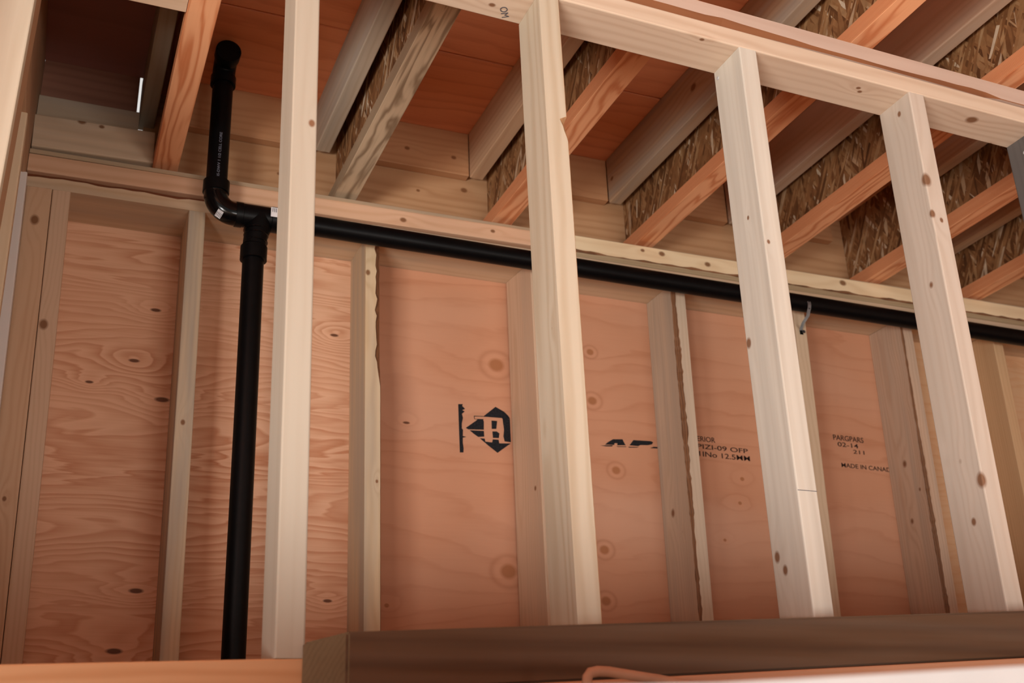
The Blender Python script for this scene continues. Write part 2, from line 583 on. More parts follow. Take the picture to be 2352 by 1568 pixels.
# stamps printed on the middle sheet
LOGO = {
    'bar': [(0.9352, 0.9584), (0.9476, 0.9596), (0.9458, 0.9544), (0.9536, 0.9473), (0.9456, 0.9432), (0.9523, 0.9405), (0.9449, 0.9331), (0.9474, 0.9222), (0.944, 0.9086), (0.9438, 0.8942), (0.9468, 0.8912), (0.946, 0.8746), (0.9554, 0.8731), (0.9459, 0.8702), (0.9456, 0.8571), (0.9475, 0.842), (0.9468, 0.8317), (0.9374, 0.8309), (0.9362, 0.8902)],
    'tri': [(1.037, 0.9612), (1.0609, 0.9499), (1.0721, 0.9397), (1.0765, 0.9322), (1.0567, 0.9292), (1.0539, 0.9323), (1.0098, 0.9315), (1.0018, 0.931), (1.01, 0.9382)],
    'serif': [(0.9769, 0.9311), (1.0019, 0.9327), (1.003, 0.9313), (0.9785, 0.9294), (0.9792, 0.9232), (1.0028, 0.9247), (1.0027, 0.9224), (0.9778, 0.9223)],
    'l1': [(0.9542, 0.8968), (0.9799, 0.9164), (0.9869, 0.9224), (1.0016, 0.9229), (1.0038, 0.9186), (1.0032, 0.8963), (0.9614, 0.8936)],
    'l2': [(0.9647, 0.8915), (1.0031, 0.8932), (1.0038, 0.8781), (0.9874, 0.8759), (0.9747, 0.8838)],
    'l3': [(0.9918, 0.8726), (1.0048, 0.873), (1.0063, 0.8651), (1.0249, 0.8645), (1.0269, 0.8729), (1.0428, 0.8732), (1.0442, 0.8639), (1.0763, 0.8661), (1.0681, 0.8605), (1.0388, 0.8382), (1.0144, 0.8553)],
    'c1': [(1.025, 0.9228), (1.0404, 0.9232), (1.0374, 0.9016), (1.0249, 0.9005)],
    'c2': [(1.0264, 0.894), (1.0384, 0.895), (1.0456, 0.8901), (1.0435, 0.8777), (1.0275, 0.8769)],
    'r': [(1.0556, 0.9297), (1.0759, 0.9316), (1.0764, 0.8695), (1.0593, 0.8702), (1.0563, 0.8833), (1.0586, 0.9013)]}
PA = {
    'a': [(1.3462, 0.8863), (1.3541, 0.8931), (1.3714, 0.9034), (1.3997, 0.9055), (1.4025, 0.8988), (1.4076, 0.8896), (1.3817, 0.8874), (1.3838, 0.8926), (1.3788, 0.8933), (1.3738, 0.8917), (1.3743, 0.8879)],
    'p': [(1.4194, 0.8905), (1.4324, 0.9061), (1.4860, 0.9079), (1.4925, 0.9050), (1.4880, 0.8990), (1.4740, 0.8955), (1.4530, 0.8942), (1.4454, 0.8905)],
    'u1': [(1.3328, 0.8827), (1.3493, 0.8846), (1.3701, 0.8868), (1.3665, 0.883), (1.3491, 0.8815)],
    'u2': [(1.3798, 0.8845), (1.409, 0.8862), (1.4089, 0.8847), (1.383, 0.8831)],
    'u3': [(1.4148, 0.886), (1.4485, 0.8884), (1.4407, 0.8858), (1.418, 0.8839)],
    'x': [(1.482, 0.8880), (1.4925, 0.8925), (1.5054, 0.8930), (1.5044, 0.8888)]}
prism('printed_emblem', list(LOGO.values()), M_ink, YS - 0.0002, panel_mid)
prism('printed_emblem', list(PA.values()), M_ink, YS - 0.0002, panel_mid)


def stamp(text, x, z, size, width, slope=-0.012):
    mtx = Matrix.Translation(V(x, YS - 0.0004, z)) @ Matrix.Rotation(-slope, 4, 'Y') @ FACE
    lettering('printed_lettering', text, size, M_brownink, mtx, panel_mid, width, bold=size * 0.006)


stamp('EXTERIOR', 1.592, 0.922, 0.0205, 0.096)
stamp('PIZI-09 OFP', 1.628, 0.9005, 0.0185, 0.163)
stamp('1INo 12.5MM', 1.628, 0.8785, 0.0205, 0.163)
stamp('PARGPARS', 2.093, 0.9655, 0.0225, 0.108)
stamp('02-14', 2.106, 0.9465, 0.019, 0.073)
stamp('211', 2.158, 0.9285, 0.0165, 0.040)
stamp('MADE IN CANADA', 2.108, 0.884, 0.0185, 0.192)

wall_left = tag(empty('wall_left', V(-0.27, 2.0, -1.1)), kind='structure')
M_lw = plywood('left_wall_veneer', (0.52, 0.28, 0.15), (0.38, 0.17, 0.075), 160, 0.5)
for z0, z1 in ((-1.1, 0.20), (0.202, 1.727)):
    bm = bmesh.new()
    bmesh.ops.create_cube(bm, size=1.0)
    bmesh.ops.scale(bm, vec=(1.10, z1 - z0, 0.012), verts=bm.verts)
    mtx = Matrix.Translation(V(-0.276, 2.02, (z0 + z1) / 2)) @ Matrix.Rotation(math.radians(90), 4, 'Z') @ FACE
    link('plywood_panel', mesh_from(bm, 'plywood_panel'), M_lw, mtx, wall_left)
wall_right = tag(box('wall_right', V(5.18, -3.4, -1.1), V(5.2, 2.56, ZC), M_lw), kind='structure')

M_conc = plain('concrete_knee_wall', (0.40, 0.38, 0.35), 0.85, 0.2, vary=0.1, scale=9)
bm = bmesh.new()
quad = []
for x in (-0.6, 5.1):
    zt = 0.105 + 0.036 * x - 0.012
    quad.append([bm.verts.new((x, y, z + H0)) for y, z in ((1.29, -1.1), (1.54, -1.1), (1.54, zt), (1.29, zt))])
for k in range(4):
    bm.faces.new((quad[0][k], quad[0][(k + 1) % 4], quad[1][(k + 1) % 4], quad[1][k]))
bm.faces.new(quad[0][::-1])
bm.faces.new(quad[1])
bmesh.ops.recalc_face_normals(bm, faces=bm.faces)
tag(link('wall_knee', mesh_from(bm, 'wall_knee'), M_conc, Matrix()), kind='structure')

# ------------------------------------------------------------------ near stud wall
YN, DN = 1.433, 0.089


def zplate(x):
    return 1.3185 - 0.0225 * x


def zsole(x):
    return 0.172 + 0.033 * (x + 0.03)


UP = Vector((0, 0, 1))
DEPTH = Vector((0, 1, 0))


def local_knots(A, B, wdir, pts):
    """World knot positions into the board's own space."""
    inv = frame(Vector(A), Vector(B), Vector(wdir)).inverted()
    out = []
    for (x, y, z, r) in pts:
        p = inv @ V(x, y, z)
        out.append((p.x, p.y, p.z, r))
    return out


def stud(x_low, x_high, y0, depth, z_low, z_high, light, dark, label, knots=(), group=None, thick=0.038, name='wall_stud', **kw):
    A = V(x_low + thick / 2, y0 + depth / 2, z_low)
    B = V(x_high + thick / 2, y0 + depth / 2, z_high)
    mt = lumber('stud_wood', light, dark, knots=local_knots(A, B, DEPTH, knots), **kw)
    o = board(name, A, B, DEPTH, depth, thick, mt)
    tag(o, label, 'stud', group)
    return o, A, B


NG = 'pale studs of the near wall'
s1, _, _ = stud(0.278, 0.265, YN, DN, zsole(0.297), zplate(0.28), (0.44, 0.39, 0.31), (0.36, 0.29, 0.21),
                'pale clear stud of the near wall in front of the vertical black pipe', [(0.299, 1.433, 0.956, .006)], NG, freq=420, contrast=0.16)
# second near stud: a piece of bark edge torn out of its right corner
A = V(0.692 + .019, YN + DN / 2, zsole(0.70))
B = V(0.684 + .019, YN + DN / 2, zplate(0.70))
L2 = (B - A).length


def torn(t):
    z = A.z + t * L2 - H0
    if 1.018 < z < 1.058:
        return 0.0015 + 0.012 * ((z - 1.018) / 0.04) ** 0.8
    return 0.0


m2 = lumber('stud_wood', (0.54, 0.46, 0.345), (0.41, 0.305, 0.195), 420, 0.45, local_knots(A, B, DEPTH, [(0.684, 1.459, 0.685, .005), (0.684, 1.507, 0.535, .005)]))
m2b = lumber('torn_wood', (0.62, 0.38, 0.2), (0.4, 0.2, 0.09), 500, 0.5)
s2 = wane_board('wall_stud', A, B, DEPTH, DN, 0.038, [m2, m2b], torn, corner=(-1, -1 if frame(A, B, DEPTH).to_3x3().col[2].x < 0 else 1), n=160)
tag(s2, 'near wall stud with strong grain and a torn notch in its right edge', 'stud', NG)
s3, _, _ = stud(1.086, 1.089, YN, DN, zsole(1.10), zplate(1.10), (0.66, 0.61, 0.52), (0.54, 0.46, 0.36),
                'near wall stud with grey left face and bright front beside the strapped pipe',
                [(1.088, 1.514, 0.731, .009), (1.088, 1.507, 0.359, .009), (1.088, 1.49, 0.335, .008), (1.088, 1.534, 0.551, .004), (1.096, 1.433, 0.889, .004), (1.088, 1.471, 0.954, .004)], NG, freq=500, contrast=0.25, gray=0.35)
s4, _, _ = stud(1.470, 1.481, YN, DN, zsole(1.49), zplate(1.49), (0.60, 0.51, 0.42), (0.47, 0.36, 0.27),
                'near wall stud with many dark knots at the right',
                [(1.480, 1.467, 0.878, .007), (1.480, 1.507, 0.546, .005), (1.480, 1.475, 0.539, .008), (1.480, 1.433, 1.012, .008), (1.482, 1.433, 1.086, .013), (1.499, 1.433, 1.001, .005), (1.471, 1.436, 0.495, .013), (1.480, 1.468, 1.255, .006), (1.474, 1.47, 0.43, .007)], NG, freq=500, contrast=0.3, gray=0.2)
s5, _, _ = stud(1.812, 1.817, YN, DN, zsole(1.83), zplate(1.83), (0.13, 0.115, 0.105), (0.075, 0.065, 0.06),
                'dark grey stud at the right end of the near wall', [], freq=500, contrast=0.3)
nail = tube('nail_head', [V(1.816, 1.478, 1.240), V(1.8145, 1.478, 1.240)], 0.004, M_zinc, s5, seg=12)
nail['label'] = 'shiny nail head'
nail = tube('nail_head', [V(1.0885, 1.509, 1.275), V(1.0868, 1.509, 1.275)], 0.0035, M_zinc, s3, seg=12)
nail['label'] = 'bluish nail head'
box('pencil_mark', V(1.0875, YN - 0.0004, 0.4495), V(1.1235, YN + 0.0002, 0.4505), M_pencil, s3)

# plates of the near wall
x0, x1 = -0.118, 4.6
A = V(x0, YN + DN / 2, zplate(x0) + 0.019)
B = V(x1, YN + DN / 2, zplate(x1) + 0.019)
mtp = lumber('plate_wood', (0.68, 0.53, 0.395), (0.54, 0.37, 0.25), 420, 0.5,
             local_knots(A, B, DEPTH, [(1.014, 1.440, 1.297, .005), (1.380, 1.459, 1.288, .005), (1.390, 1.468, 1.288, .005), (1.670, 1.465, 1.282, .013), (0.620, 1.490, 1.305, .006), (1.772, 1.521, 1.28, .004)]))
tp = board('top_plate', A, B, DEPTH, DN, 0.038, mtp)
tag(tp, 'lower pinkish top plate lying on the near studs', 'wall plate')
mtx = Matrix.Translation(V(0.634, 1.490, zplate(0.634) - 0.0006)) @ Matrix.Rotation(math.radians(60), 4, 'Z') @ Matrix.Rotation(math.pi, 4, 'X')
lettering('printed_lettering', 'OM', 0.019, M_pencil, mtx, tp)
A = V(x0, YN + DN / 2, zplate(x0) + 0.0635)
B = V(x1, YN + DN / 2, zplate(x1) + 0.0635)
mtp2 = lumber('plate_wood', (0.58, 0.43, 0.345), (0.47, 0.31, 0.23), 420, 0.3)
mgap = lumber('wane_wood', (0.26, 0.10, 0.04), (0.13, 0.045, 0.02), 500, 0.5)


def gapf(t):
    x = x0 + t * (x1 - x0)
    return 0.0045 + 0.0065 * (0.5 + 0.5 * math.sin(x * 7.0 + 1.0)) if x < 1.72 else 0.0


fz = frame(A, B, DEPTH).to_3x3()
tp2 = wane_board('top_plate', A, B, DEPTH, DN, 0.038, [mtp2, mgap], gapf, corner=(-1, -1 if fz.col[2].z > 0 else 1), n=120)
tag(tp2, 'upper plate of the near wall, a dark gap under its front edge', 'wall plate')
x0, x1 = -0.45, 4.6
A = V(x0, YN + DN / 2, zsole(x0) - 0.019)
B = V(x1, YN + DN / 2, zsole(x1) - 0.019)
sole = board('sole_plate', A, B, DEPTH, DN, 0.038, lumber('plate_wood', (0.62, 0.35, 0.18), (0.5, 0.24, 0.1), 420, 0.5))
tag(sole, 'orange sole plate under the near studs, its face bare at lower left', 'wall plate')

# dark beam, its ledger, the cable loop and the white panel at the bottom
bt = lambda x: 0.203 + 0.0515 * (x - 0.344)
bm = bmesh.new()
XE = 4.6
back, front = YN - 0.001, 1.344
rowsb = []
for (x, y) in ((0.311, back), (XE, back), (XE, front), (0.346, front)):
    rowsb.append((bm.verts.new((x, y, bt(x) + H0)), bm.verts.new((x, y, bt(x) - 0.070 + H0))))
for k in range(4):
    a, b = rowsb[k], rowsb[(k + 1) % 4]
    bm.faces.new((a[0], b[0], b[1], a[1]))
bm.faces.new([r[0] for r in rowsb])
bm.faces.new([r[1] for r in rowsb][::-1])
bmesh.ops.recalc_face_normals(bm, faces=bm.faces)
bmesh.ops.bevel(bm, geom=bm.edges[:], offset=0.003, segments=2, affect='EDGES')
bm.normal_update()
for f in bm.faces:
    if f.normal.x < -0.7:
        f.material_index = 1
mbeam = lumber('old_beam_wood', (0.115, 0.062, 0.032), (0.065, 0.033, 0.017), 300, 0.5, rough=0.8, gray=0.12, wobble=0.01)
mend = lumber('beam_end_grain', (0.17, 0.115, 0.062), (0.11, 0.07, 0.037), 700, 0.3, rough=0.85)
beam = tag(link('timber_beam', mesh_from(bm, 'timber_beam'), [mbeam, mend], Matrix()), 'dark brown weathered beam lying along the foot of the near studs', 'beam')
A = V(0.36, 1.382, bt(0.36) - 0.0855)
B = V(4.6, 1.382, bt(4.6) - 0.0855)
ledger = board('ledger_board', A, B, DEPTH, 0.10, 0.029, lumber('ledger_wood', (0.52, 0.27, 0.155), (0.42, 0.19, 0.1), 420, 0.4))
tag(ledger, 'peach coloured board the dark beam rests on, at the bottom edge', 'board')
cab = [(0.617, 1.262, 0.118), (0.617, 1.262, 0.138), (0.618, 1.262, 0.144), (0.622, 1.262, 0.149), (0.632, 1.262, 0.151), (0.647, 1.262, 0.1505), (0.676, 1.264, 0.147), (0.718, 1.268, 0.1425), (0.748, 1.276, 0.139), (0.80, 1.285, 0.133), (0.90, 1.29, 0.129)]
cab = [(0.615, 1.262, -0.4), (0.617, 1.262, 0.05)] + cab + [(1.0, 1.27, 0.10), (1.05, 1.262, 0.0), (1.06, 1.262, -0.5)]
cable = tube('cable', [V(*p) for p in cab], 0.0062, plain('beige_cable_sheath', (0.44, 0.24, 0.15), 0.55), seg=12)
tag(cable, 'beige cable bent over in a loop below the dark beam', 'cable')
bm = bmesh.new()
pw = [(-0.75, -1.1), (0.95, -1.1), (0.95, 0.092), (0.348, 0.060), (-0.05, 0.050), (-0.75, 0.048)]
f0 = [bm.verts.new((x, 0.55, z + H0)) for x, z in pw]
f1 = [bm.verts.new((x, 0.562, z + H0)) for x, z in pw]
bm.faces.new(f0)
bm.faces.new(f1[::-1])
for k in range(6):
    bm.faces.new((f0[k], f0[(k + 1) % 6], f1[(k + 1) % 6], f1[k]))
bmesh.ops.recalc_face_normals(bm, faces=bm.faces)
wp = tag(link('white_panel', mesh_from(bm, 'white_panel'), plain('white_board', (0.42, 0.415, 0.41), 0.7, vary=0.03), Matrix()),
         'blurred white panel standing close to the camera at lower right', 'panel')

# ------------------------------------------------------------------ studs along the left wall
def side_stud(x_low, x_high, y0, y1, z_high, light, dark, label, **kw):
    """A stud of the left wall: its wide face looks into the room; x is its right edge at z = .8 and 1.3."""
    k = (x_high - x_low) / 0.5
    A = V(x_high - k * (1.3 + 1.06) - 0.07, (y0 + y1) / 2, -1.06)
    B = V(x_high + k * (z_high - 1.3) - 0.07, (y0 + y1) / 2, z_high)
    o = board('wall_stud', A, B, Vector((1, 0, 0)), 0.14, y1 - y0, lumber('stud_wood', light, dark, **kw), bevel=0.003)
    return tag(o, label, 'stud', 'studs of the left wall')


side_stud(-0.1255, -0.1155, 1.700, 1.738, 1.60, (0.74, 0.69, 0.55), (0.60, 0.52, 0.38), 'broad pale stud standing at the far left edge', freq=300, contrast=0.35)
side_stud(-0.1275, -0.1175, 1.7385, 1.860, 1.60, (0.54, 0.34, 0.21), (0.40, 0.22, 0.12), 'brown post fixed behind the broad pale left stud', freq=300, contrast=0.35)
side_stud(-0.1215, -0.1255, 2.120, 2.158, 1.315, (0.74, 0.58, 0.4), (0.58, 0.4, 0.22), 'left wall stud showing as a thin pale strip', freq=400, contrast=0.3)
side_stud(-0.1105, -0.1225, 2.360, 2.398, 1.315, (0.76, 0.69, 0.64), (0.68, 0.60, 0.54), 'whitish left wall stud in the corner, under the side plates', freq=400, contrast=0.2)
for zc, lb in ((1.3345, 'lower plate of the left wall, seen edge on'), (1.3735, 'upper plate of the left wall, seen edge on')):
    o = board('top_plate', V(-0.199, 1.862, zc), V(-0.199, 2.560, zc), Vector((1, 0, 0)), 0.14, 0.038, lumber('plate_wood', (0.56, 0.36, 0.22), (0.42, 0.24, 0.13), 420, 0.3))
    tag(o, lb, 'wall plate')
o = board('rim_board', V(-0.145, 1.862, 1.5603), V(-0.145, 2.5625, 1.5603), UP, 0.333, 0.032, lumber('rim_wood', (0.46, 0.28, 0.17), (0.34, 0.18, 0.09), 420, 0.3))
tag(o, 'rim board over the left wall, seen edge on in the dark bay', 'rim board')
o = board('sole_plate', V(-0.199, 1.60, -1.081), V(-0.199, 2.560, -1.081), Vector((1, 0, 0)), 0.14, 0.038, lumber('plate_wood', TAN_L, TAN_D))
tag(o, 'sole plate under the left wall studs on the slab', 'wall plate')

# ------------------------------------------------------------------ back wall studs
YB, DB = 2.42, 0.142
ZB = 1.3165
BG = 'tan studs of the back wall'


def bstud(x_low, x_high, label, light=TAN_L, dark=TAN_D, knots=(), **kw):
    return stud(x_low, x_high, YB, DB, -1.06, ZB, light, dark, label, knots, BG, **kw)[0]


# x of the left face at z = .3 and z = 1.316, run on down to the sole
def low(a, b):
    return a - (b - a) / (1.316 - 0.3) * (1.06 + 0.3)


def bs(a, b, *r, **k):
    return bstud(low(a, b), b, *r, **k)


bs(-0.102, -0.124, 'left stud of the doubled corner studs of the back wall', (0.62, 0.40, 0.25), (0.46, 0.25, 0.13), [(-0.098, 2.42, 1.235, .011), (-0.081, 2.42, 0.609, .005)], contrast=0.3, thick=0.0530)
bs(-0.048, -0.070, 'right stud of the doubled corner studs of the back wall', (0.64, 0.44, 0.30), (0.48, 0.29, 0.16), [(-0.052, 2.42, 0.991, .011)], contrast=0.3)
bs(0.241, 0.226, 'back wall stud with a grey streaked front, left of the vertical pipe', (0.62, 0.47, 0.31), (0.46, 0.31, 0.18), [(0.25, 2.42, 0.80, .006)], gray=0.9)
# stud C: bark along its right corner near the top
A = V(low(0.659, 0.649) + .019, YB + DB / 2, -1.06)
B = V(0.649 + .019, YB + DB / 2, ZB)
LB = (B - A).length


def bark_c(t):
    z = A.z + t * LB - H0
    if z > 0.92:
        return min(0.012, 0.011 * (z - 0.92) / 0.08) * (1.0 + 0.05 * math.sin(z * 70))
    return 0.0


kc = local_knots(A, B, DEPTH, [(0.656, 2.42, 1.221, .007), (0.684, 2.42, 0.700, .004)])
mc = lumber('stud_wood', (0.64, 0.48, 0.30), (0.47, 0.31, 0.17), 900, 0.4, kc, gray=0.6)
zc_sign = 1 if frame(A, B, DEPTH).to_3x3().col[2].x > 0 else -1
tag(wane_board('wall_stud', A, B, DEPTH, DB, 0.038, [mc, M_bark], bark_c, corner=(-1, zc_sign), n=160),
    'back wall stud with dark bark down the top of its right corner', 'stud', BG)
A, B = V(low(1.087, 1.083) + .019, YB + DB / 2, -1.06), V(1.083 + .019, YB + DB / 2, ZB)
TW = Vector((-0.09, 1, 0))
tag(board('wall_stud', A, B, TW, DB - 0.004, 0.038, lumber('stud_wood', (0.62, 0.42, 0.28), (0.47, 0.28, 0.16), knots=local_knots(A, B, TW, [(1.09, 2.45, 0.72, .006)]), gray=0.2)),
    'slightly twisted back wall stud mostly hidden behind the notched near stud', 'stud', BG)


def bark_stud(xl, xh, lo_, label, knots, size, light, dark, **kw):
    A = V(low(xl, xh) + .019, YB + DB / 2, -1.06)
    B = V(xh + .019, YB + DB / 2, ZB)
    rnd = random.Random(lo_)
    ph = [rnd.uniform(0, 6.28) for _ in range(4)]

    def ch(t):
        z = t * LB
        return size * (0.72 + 0.22 * math.sin(z * 6 + ph[0]) + 0.07 * math.sin(z * 31 + ph[1]) + 0.06 * math.sin(z * 83 + ph[2]) + 0.05 * math.sin(z * 150 + ph[3]))
    mt = lumber('stud_wood', light, dark, knots=local_knots(A, B, DEPTH, knots), **kw)
    zs = -1 if frame(A, B, DEPTH).to_3x3().col[2].x > 0 else 1
    o = wane_board('wall_stud', A, B, DEPTH, DB, 0.038, [mt, M_bark], ch, corner=(-1, zs), n=260)
    return tag(o, label, 'stud', BG)


bark_stud(1.497, 1.510, 3, 'back wall stud with ragged bark along its left corner and a dark knot', [(1.497, 2.509, 0.698, .012), (1.497, 2.47, 0.64, .005)], 0.012, (0.62, 0.49, 0.36), (0.46, 0.33, 0.21), gray=0.4, contrast=0.3)
bs(1.878, 1.905, 'back wall stud seen as a thin strip beside the bright near stud', (0.66, 0.50, 0.34), (0.5, 0.34, 0.2), contrast=0.3)
bark_stud(2.268, 2.288, 5, 'back wall stud with rough bark corner and several reddish knots', [(2.275, 2.476, 1.258, .012), (2.275, 2.444, 1.066, .006), (2.275, 2.494, 0.887, .011), (2.272, 2.50, 0.72, .009), (2.275, 2.45, 0.80, .006)], 0.009, (0.62, 0.44, 0.31), (0.44, 0.26, 0.155), gray=0.35, contrast=0.35)
bs(2.628, 2.642, 'back wall stud right of the knotty near stud, by the right edge', (0.62, 0.40, 0.22), (0.46, 0.26, 0.12), [(2.645, 2.51, 1.0, .008)], contrast=0.3)
bs(3.03, 3.04, 'back wall stud just beyond the right edge of the picture', contrast=0.3)
bs(3.44, 3.45, 'last back wall stud standing to the right', contrast=0.3)

# plates of the back wall
x0, x1 = -0.128, 4.9
lowm = lumber('plate_wood', (0.63, 0.46, 0.30), (0.46, 0.29, 0.16), 420, 0.35, gray=0.35)


def wany(x0_, x1_, f):
    return lambda t: f(x0_ + t * (x1_ - x0_))


def low_wane(x):
    return 0.013 * (1.0 if x < 0.35 else max(0.0, 1 - (x - 0.35) / 0.15)) * (0.85 + 0.15 * math.sin(40 * x)) if x < 0.5 else 0.0


A, B = V(x0, YB + DB / 2, 1.3355), V(x1, YB + DB / 2, 1.3385)
sg = frame(A, B, DEPTH).to_3x3().col[2].z
mred = lumber('wane_wood', (0.28, 0.10, 0.045), (0.12, 0.04, 0.02), 500, 0.5)
pl = wane_board('top_plate', A, B, DEPTH, DB, 0.038, [lowm, mred], wany(x0, x1, low_wane), corner=(-1, 1 if sg > 0 else -1), n=200)
tag(pl, 'lower top plate of the back wall, just above the horizontal pipe', 'wall plate')
# the upper plate is two lengths of timber
kup = [(0.745, 2.42, 1.381, .008), (0.987, 2.42, 1.390, .006)]
A, B = V(-0.128, YB + DB / 2, 1.3780), V(1.166, YB + DB / 2, 1.3890)
u1 = board('top_plate', A, B, DEPTH, DB, 0.044, lumber('plate_wood', (0.70, 0.44, 0.28), (0.54, 0.29, 0.16), 420, 0.35, local_knots(A, B, DEPTH, kup)))
tag(u1, 'upper plate of the back wall, the reddish left length under the joists', 'wall plate')
A, B = V(1.168, YB + DB / 2, 1.3935), V(4.9, YB + DB / 2, 1.4030)
kup2 = [(1.428, 2.42, 1.405, .006), (1.488, 2.42, 1.404, .009), (1.633, 2.42, 1.394, .009), (2.097, 2.42, 1.405, .011), (2.5, 2.42, 1.40, .006)]


def up_wane(x):
    v = 0.5 + 0.5 * math.sin(x * 17) * math.sin(x * 5.3 + 1)
    return 0.007 * max(0.0, v - 0.35) + 0.0022 * (1 + math.sin(23 * x) * math.sin(61 * x + 2))


sg = frame(A, B, DEPTH).to_3x3().col[2].z
u2 = wane_board('top_plate', A, B, DEPTH, DB, 0.046, [lumber('plate_wood', (0.84, 0.68, 0.44), (0.66, 0.45, 0.24), 420, 0.35, local_knots(A, B, DEPTH, kup2)), M_bark],
                wany(1.168, 4.9, up_wane), corner=(-1, -1 if sg > 0 else 1), n=300)
tag(u2, 'upper plate of the back wall, the yellowish knotty right length', 'wall plate')
A, B = V(-0.128, YB + 0.072, 1.4075), V(4.9, YB + 0.072, 1.4285)
shim = board('shim_strip', A, B, DEPTH, 0.142, 0.0105, lumber('shim_wood', (0.48, 0.35, 0.22), (0.36, 0.23, 0.13), 420, 0.4, gray=0.4), bevel=0.001)
tag(shim, 'thin greyish strip between the upper back plate and the joists', 'wood strip')
A, B = V(-0.128, YB + DB / 2, -1.081), V(4.9, YB + DB / 2, -1.081)
tag(board('sole_plate', A, B, DEPTH, DB, 0.038, lumber('plate_wood', TAN_L, TAN_D)), 'sole plate under the back wall studs on the concrete slab', 'wall plate')

# ------------------------------------------------------------------ I-joists and the boards beside them
ZJ = 1.4285
JX = [0.166, 0.600, 1.023, 1.445, 1.842, 2.222, 2.612, 3.02, 3.43]
JL = ['leftmost wood I-joist with orange swirled flange beside the upright pipe',
      'I-joist with grey wavy grained flange, second from the left',
      'I-joist whose striped orange flange passes behind the notched near stud',
      'I-joist with orange flange crossing behind the third near stud',
      'I-joist with orange flange crossing behind the knotty near stud',
      'I-joist low at the right edge, behind the dark grey stud',
      'I-joist in the lower right corner of the ceiling bays',
      'I-joist beyond the right edge, next to the last one', 'last I-joist beyond the right edge']
NGJ = 'parallel wood I-joists under the subfloor'
YJ0, YJ1 = -3.35, 2.528
FW = 0.057
for i, xj in enumerate(JX):
    z0 = ZJ + 0.003 * (i > 1)
    e = tag(empty('wood_joist', V(xj, YJ1, z0)), JL[i], 'joist', NGJ)
    fm = M_lvl_gray if i == 1 else M_lvl
    board('bottom_flange', V(xj, YJ0, z0 + 0.019), V(xj, YJ1, z0 + 0.019), Vector((1, 0, 0)), FW, 0.038, fm, 0.0015, e)
    board('top_flange', V(xj, YJ0, ZC - 0.0195), V(xj, YJ1, ZC - 0.0195), Vector((1, 0, 0)), FW, 0.038, M_lvl, 0.0015, e)
    board('web', V(xj, YJ0, (z0 + ZC) / 2), V(xj, YJ1, (z0 + ZC) / 2), UP, ZC - z0 - 0.077, 0.010, M_osb, 0.0, e)
NL = ['grey board beside the leftmost I-joist in the dark bay', 'grey board along the upper left of the wavy grained joist', 'brown board along the upper left of the striped joist',
      'knotty grey brown board left of the joist behind the third near stud', 'board with pale underside left of the joist behind the knotty near stud',
      'board left of the low right joist, short of the rim', 'board left of the joist in the lower right corner', 'board on the joist next to the last', 'board on the last joist']
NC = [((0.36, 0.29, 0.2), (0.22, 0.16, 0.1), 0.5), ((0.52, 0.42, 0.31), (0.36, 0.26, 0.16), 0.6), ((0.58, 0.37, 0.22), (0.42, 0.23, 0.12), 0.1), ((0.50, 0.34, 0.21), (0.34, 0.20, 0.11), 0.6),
      ((0.60, 0.43, 0.30), (0.44, 0.27, 0.16), 0.3), ((0.55, 0.36, 0.22), (0.4, 0.22, 0.12), 0.4), (DIM_L, DIM_D, 0.3), (DIM_L, DIM_D, 0.3), (DIM_L, DIM_D, 0.3)]
NK = {3: [(1.379, 2.018, 1.660, .012), (1.379, 2.47, 1.65, .008)], 1: [(0.534, 1.96, 1.68, .008)]}
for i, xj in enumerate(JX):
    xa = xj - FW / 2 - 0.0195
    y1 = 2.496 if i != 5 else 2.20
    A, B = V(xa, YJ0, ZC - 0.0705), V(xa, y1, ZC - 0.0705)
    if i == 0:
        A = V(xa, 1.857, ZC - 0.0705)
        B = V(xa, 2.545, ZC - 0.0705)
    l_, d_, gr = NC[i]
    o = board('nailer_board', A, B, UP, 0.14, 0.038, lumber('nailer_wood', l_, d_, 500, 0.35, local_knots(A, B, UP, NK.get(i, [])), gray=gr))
    tag(o, NL[i], 'board', 'boards fixed along the joists')

# rim behind the joists, and the short blocks between them
A, B = V(0.112, 2.546, 1.5810), V(4.9, 2.546, 1.5810)
rim = board('rim_board', A, B, UP, 0.290, 0.032, lumber('rim_wood', (0.50, 0.29, 0.15), (0.36, 0.175, 0.075), 330, 0.45, local_knots(A, B, UP, [(0.820, 2.53, 1.540, .005), (0.951, 2.53, 1.565, .009), (0.745, 2.53, 1.46, .007), (0.45, 2.53, 1.52, .006)])))
tag(rim, 'long rim board closing the joist bays above the back wall', 'rim board')
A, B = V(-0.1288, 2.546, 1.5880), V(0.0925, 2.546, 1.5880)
rim0 = board('rim_board', A, B, UP, 0.306, 0.032, lumber('rim_wood', (0.28, 0.13, 0.085), (0.20, 0.09, 0.06), 330, 0.45))  # shade of the left bay put into this board's colour
tag(rim0, 'short rim board of the left bay, its shade painted in, with daylight past its right end', 'rim board')
BL = ['short block between the joists behind the upright pipe', 'knotty block between the joists left of the notched near stud', 'block between the joists right of the notched near stud',
      'block between the joists behind the third near stud', 'block between the joists left of the knotty near stud', 'block between the joists at the lower right', 'block between joists beyond the right edge', 'last block between the joists']
